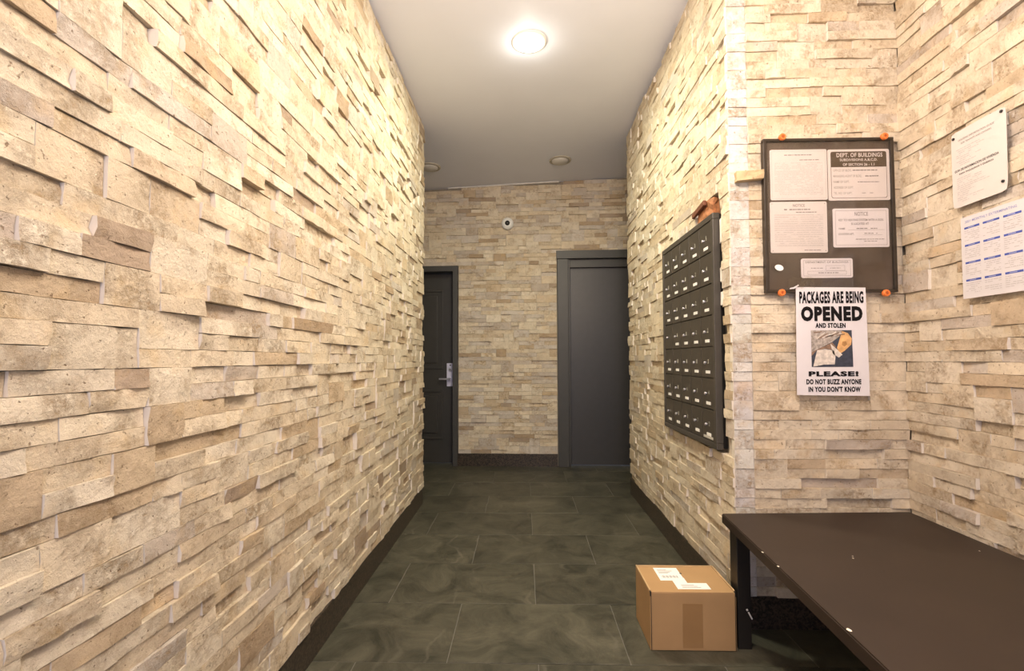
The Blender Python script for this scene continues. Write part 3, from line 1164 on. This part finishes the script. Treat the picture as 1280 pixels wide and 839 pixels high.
PQ = -.0012
bm = bmesh.new()
text_into(bm, 'PACKAGES ARE BEING', .001, pz(155), 388 * S, 76 / 672 * ph, PQ, .045)
text_into(bm, 'OPENED', .001, pz(257), 372 * S, 94 / 672 * ph, PQ, .062)
text_into(bm, 'AND STOLEN', -.005, pz(330), 182 * S, 31 / 672 * ph, PQ, .050)
text_into(bm, 'PLEASE!', .002, pz(630), 300 * S, 32 / 672 * ph, PQ, .055)
text_into(bm, 'DO NOT BUZZ ANYONE', .002, pz(679), 330 * S, 33 / 672 * ph, PQ, .050)
text_into(bm, "IN YOU DON'T KNOW", .004, pz(725), 314 * S, 34 / 672 * ph, PQ, .050)
obj('lettering', bm, M_INK, t)


def flat(pts, mat, name, yy, parent):
    b = bmesh.new()
    b.faces.new([b.verts.new(((x - 345) * S, yy, pz(z))) for x, z in pts])
    return obj(name, b, mat, parent)


M_PHD = plain('photo_navy', (0.040, 0.048, 0.075), 0.6, var=.3, scale=60)
M_PHW = plain('photo_white', (0.66, 0.60, 0.54), 0.6, var=.25, scale=70)
M_PHG = plain('photo_grey', (0.40, 0.355, 0.32), 0.6, var=.45, scale=90)
M_PHB = plain('photo_brown', (0.24, 0.15, 0.10), 0.6, var=.3, scale=50)
M_PHS = plain('photo_tan', (0.70, 0.40, 0.17), 0.6, var=.25, scale=40)
M_PHS2 = plain('photo_dark_tan', (0.42, 0.22, 0.08), 0.6, var=.25, scale=40)
pic = flat([(218, 360), (464, 360), (468, 587), (218, 587)], M_PHD, 'printed_photo', PQ, t)
for pts, mt, nm in (([(218, 360), (404, 362), (388, 400), (345, 432), (218, 497)], M_PHG, 'printed_patch'),
                    ([(218, 497), (345, 436), (366, 462), (352, 482), (300, 474), (250, 484), (218, 520)], M_PHB, 'printed_patch'),
                    ([(252, 484), (300, 476), (352, 486), (362, 520), (356, 572), (290, 573), (226, 586), (240, 530)], M_PHW, 'printed_patch'),
                    ([(334, 444), (372, 478), (404, 512), (382, 530), (346, 506)], M_PHW, 'printed_patch'),
                    ([(404, 364), (440, 378), (463, 412), (458, 450), (420, 486), (390, 506), (372, 470), (392, 410)], M_PHS, 'printed_patch'),
                    ([(405, 430), (428, 428), (434, 448), (418, 462), (402, 452)], M_PHS2, 'printed_patch')):
    flat(pts, mt, nm, PQ - .0003 - (.0003 if mt in (M_PHW, M_PHS2) else 0), pic)
for k in range(9):                  # folds of the sleeve in the printed photo
    x = 232 + k * 17
    flat([(x, 372 + (k * 37) % 40), (x + 52, 366 + (k * 29) % 24), (x + 54, 371 + (k * 29) % 24), (x + 4, 379 + (k * 37) % 40)], M_PHW if k % 2 else M_PHB, 'printed_patch', PQ - .0007, pic)
# crumpled clear tape at the poster's upper left corner
bm = bmesh.new()
rt = random.Random(3)
rows = [[bm.verts.new((-.055 + .025 * i, rt.uniform(-.006, 0) - .001, .018 * j + rt.uniform(-.004, .004) + .010 * (i % 2))) for i in range(5)] for j in range(3)]
for j in range(2):
    for i in range(4):
        bm.faces.new((rows[j][i], rows[j][i + 1], rows[j + 1][i + 1], rows[j + 1][i]))
thicken(bm, .0004)
o = obj('tape_scrap', bm, M_CLEAR, loc=(1.085, BY - .017, 1.322))
o['label'] = 'crumpled clear tape at the upper left corner of the poster'
o['category'] = 'tape'
bm = sheet(bmesh.new(), [(-.030, -.008), (-.012, -.006), (.006, .006), (.004, .010), (-.014, .000), (-.028, -.003)], -.0012, 0)
o = obj('torn_paper', bm, M_PAPER, loc=(1.064, BY - .0185, 1.326))
o['label'] = 'curled shred of white paper beside the poster top left corner'
o['category'] = 'paper'

# ------------------------------------------------------------------ papers on the alcove's right wall
AR = -pi / 2 - 0.040                # local x runs towards the camera, -y faces the hall


def wall_sheet(name, label, y0, zc, w, h, mat, r, curl):
    """y0: far edge of the sheet"""
    x = alx(y0) - .021
    g = thing(name, label, 'paper', (x, y0, zc), AR)
    bm = bmesh.new()
    n = 10
    pts_top, grid = [], {}
    for k in range(n + 1):
        for i in range(n + 1):
            fx, fz = i / n, k / n
            cx, cz = fx * w, (fz - .5) * h
            # rounded corners
            if r and (i in (0, n)) and (k in (0, n)):
                cx += (.3 * r) * (1 if i == 0 else -1)
                cz += (.3 * r) * (1 if k == 0 else -1)
            grid[i, k] = bm.verts.new((cx, -curl * (sin(pi * fx) * .5 + (fx ** 3) * (1 - fz)) , cz))
    for k in range(n):
        for i in range(n):
            bm.faces.new((grid[i, k], grid[i + 1, k], grid[i + 1, k + 1], grid[i, k + 1]))
    thicken(bm, .0012)
    obj('paper', bm, mat, g, smooth=False)

    def yy(cx, cz):
        fx, fz = max(0, min(1, cx / w)), max(0, min(1, cz / h + .5))
        return -curl * (sin(pi * fx) * .5 + (fx ** 3) * (1 - fz)) - .0006
    return g, yy


def follow(bm, yy):
    for v in bm.verts:
        v.co.y = yy(v.co.x, v.co.z)
    return bm


M_SHEET2 = plain('calendar_paper', (0.66, 0.635, 0.65), 0.7, var=.015)
M_SHEET = plain('plastic_sheet', (0.66, 0.615, 0.585), 0.55, var=.015)
g, yy = wall_sheet('wall_notice', 'white plastic housing notice with rounded corners pinned to the right wall', 1.660, 1.683, .197, .258, M_SHEET, .012, .004)
bm = bmesh.new()
text_into(bm, 'HOUSING INFORMATION GUIDE', .095, .096, .130, .0065, 0, 0)
text_into(bm, 'FOR TENANTS AND OWNERS', .095, .083, .110, .0060, 0, 0)
bmesh.ops.triangulate(bm, faces=bm.faces[:])
obj('heading', follow(bm, yy), M_INKG, g)
bm = bmesh.new()
text_into(bm, 'GUIA DE INFORMACION DE VIVIENDA', .092, -.004, .160, .0080, 0, .012)
text_into(bm, 'PARA INQUILINOS Y DUEÑOS', .092, -.0175, .124, .0075, 0, .012)
bmesh.ops.triangulate(bm, faces=bm.faces[:])
obj('heading', follow(bm, yy), M_INK, g)
bm = bmesh.new()
for k in range(9):
    scribble(bm, .020, .020 + rp.uniform(.05, .115), .066 - k * .0068, .0018, 0, rp)
for k in range(13):
    scribble(bm, .020, .020 + rp.uniform(.04, .12), -.032 - k * .0066, .0018, 0, rp)
obj('fine_print', follow(bm, yy), M_INKL, g)
for cx, cz in ((.012, .110), (.184, .118), (.184, -.098)):
    bm = lathe(bmesh.new(), [(.0045, 0), (.0045, .003), (0, .005)], Matrix.Translation((cx, yy(cx, cz), cz)) @ MY, 12)
    obj('tack', bm, M_BLACK, g)

g, yy = wall_sheet('calendar_sheet', 'white exterminating calendar sheet with blue month bars at the right edge', 1.634, 1.380, .218, .271, M_SHEET2, 0, .002)
bm = bmesh.new()
text_into(bm, '2021 MONTHLY EXTERMINATING', .105, .119, .176, .0085, 0, .004)
bmesh.ops.triangulate(bm, faces=bm.faces[:])
obj('heading', follow(bm, yy), M_BLUEL, g)
bmw = bmesh.new()
for r in range(4):
    for c in range(3):
        x0 = .014 + c * .068
        z = .098 - r * .058
        bmb, bml = bmesh.new(), bmesh.new()
        dash(bmb, x0, x0 + .056, z, .0065, 0)
        dash(bml, x0 + .014, x0 + .038, z, .0030, 0)
        mb = obj('month_bar', follow(bmb, yy), M_BLUE, g)
        obj('month_name', follow(bml, lambda a, b: yy(a, b) - .0004), M_BLUEL, mb)
        for k in range(6):
            scribble(bmw, x0, x0 + .056, z - .010 - k * .0062, .0018, 0, rp, .7)
obj('fine_print', follow(bmw, yy), M_INKL, g)

# ------------------------------------------------------------------ bench
t = thing('bench', 'long low dark brown painted bench in the alcove', 'bench', (1.1, 1.0, 0))
BL, BR, FR, FL = (.749, 1.868), (1.474, 1.898), (1.400, .15), (.628, .15)
bm = prism(bmesh.new(), [(x - 1.1, y - 1.0) for x, y in (FL, FR, BR, BL)], .424, .460, bev=.003)
obj('seat', bm, M_BENCH, t)
for (x0, y0, x1, y1) in ((.770, 1.790, .818, 1.850), (1.385, 1.790, 1.435, 1.850), (.650, .20, .700, .26), (1.33, .20, 1.38, .26)):
    obj('leg', nbox(x0 - 1.1, y0 - 1.0, 0, x1 - 1.1, y1 - 1.0, .4235, bev=.002), M_BENCHL, t)
bm = bmesh.new()
prism(bm, [(x - 1.1, y - 1.0) for x, y in ((.818, 1.805), (1.385, 1.805), (1.385, 1.83), (.818, 1.83))], .375, .4235)
obj('apron', bm, M_BENCHL, t)
rc = random.Random(9)
for x, y, s in ((.702, 1.080, .0048), (.7225, 1.50, .003), (.7175, 1.40, .003), (.966, 1.46, .0022), (.975, 1.475, .0016), (1.385, 1.52, .0016)):
    bm = bmesh.new()
    prism(bm, [(x - 1.1 + s * rc.uniform(.6, 1.2) * cos(a), y - 1.0 + 1.6 * s * rc.uniform(.6, 1.2) * sin(a)) for a in [2 * pi * k / 7 for k in range(7)]], .4598, .4606)
    obj('paint_chip', bm, M_CHIP, t)
bm = bmesh.new()
box(bm, -.0025, -.002, -.014, .0025, .001, .014)
box(bm, -.0030, -.002, .020, .0030, .001, .026)
o = obj('paint_chip', bm, M_PUTTY, t, loc=(.813 - 1.1, .7895, .120))
o.rotation_euler = (0, radians(-28), 0)

# ------------------------------------------------------------------ parcel on the floor
bx, by, bz = .308, .222, .208
t = thing('cardboard_box', 'brown cardboard parcel with white shipping labels on the floor by the bench leg', 'box', (.4505, 1.776, .0012))
bm = nbox(0, 0, 0, bx, by, bz - .004, bev=.0018)
obj('carton', bm, M_CARD, t)
obj('lid', nbox(.006, .0005, bz - .006, bx - .006, by - .006, bz - .0015, bev=.001), M_CARD, t)
for a in ((0, .010, bz - .004, .0055, by, bz + .002), (bx - .0055, .010, bz - .004, bx, by, bz + .002), (.006, by - .0055, bz - .004, bx - .006, by, bz + .001)):
    obj('rim', nbox(*a, bev=.0012), M_CARDIN, t)
for x in (.0, bx - .005):
    obj('corner_slot', nbox(x + .0002, -.0012, bz - .016, x + .0048, .008, bz - .0005), M_BLACK, t)
for x in (.0035, bx - .0045):
    obj('edge_fold', nbox(x - .0006, -.0012, .002, x + .0016, .001, bz - .014), M_BENCHL, t)
obj('tape', nbox(.116, -.0008, .010, .188, .001, bz - .042), M_TAPE, t)
zt = bz - .0014
lab = obj('shipping_label', prism(bmesh.new(), [(.062, .115), (.062, .205), (.150, .205), (.150, .130), (.142, .062), (.142, .0), (.142, .012), (.090, .115)][:0] or [(.064, .090), (.064, .200), (.156, .200), (.156, .090)], zt, zt + .0006), M_LABEL, t)
lab2 = obj('shipping_label', prism(bmesh.new(), [(.108, .022), (.108, .112), (.158, .112), (.158, .070), (.228, .070), (.228, .022)], zt, zt + .0009), M_LABEL, t)
bm = bmesh.new()
for k in range(14):
    x = .078 + k * .0044
    ww = (.0010, .0018, .0024)[(k * 5) % 3]
    prism(bm, [(x, .112), (x + ww, .112), (x + ww, .132), (x, .132)], zt + .0006, zt + .0010)
for k in range(4):
    prism(bm, [(.074, .150 + k * .010), (.110 + .01 * (k % 3), .150 + k * .010), (.110 + .01 * (k % 3), .1525 + k * .010), (.074, .1525 + k * .010)], zt + .0006, zt + .0010)
obj('print', bm, M_INKG, lab)
bm = bmesh.new()
for k in range(3):
    prism(bm, [(.128, .034 + k * .009), (.196 - .01 * k, .034 + k * .009), (.196 - .01 * k, .036 + k * .009), (.128, .036 + k * .009)], zt + .0009, zt + .0013)
obj('print', bm, M_INKG, lab2)
bm = bmesh.new()
prism(bm, [(.158 + .004 * cos(2 * pi * k / 12), .150 + .006 * sin(2 * pi * k / 12)) for k in range(12)], zt, zt + .0012)
o = obj('dot_sticker', bm, M_BLACK, t)
o['label'] = 'small black dot sticker'

for o in COL.objects:
    if o.name.split('.')[0] in ('fine_print', 'handwriting', 'lettering', 'heading'):
        o['kind'] = 'stuff'         # letters and strokes of print, a few pixels each
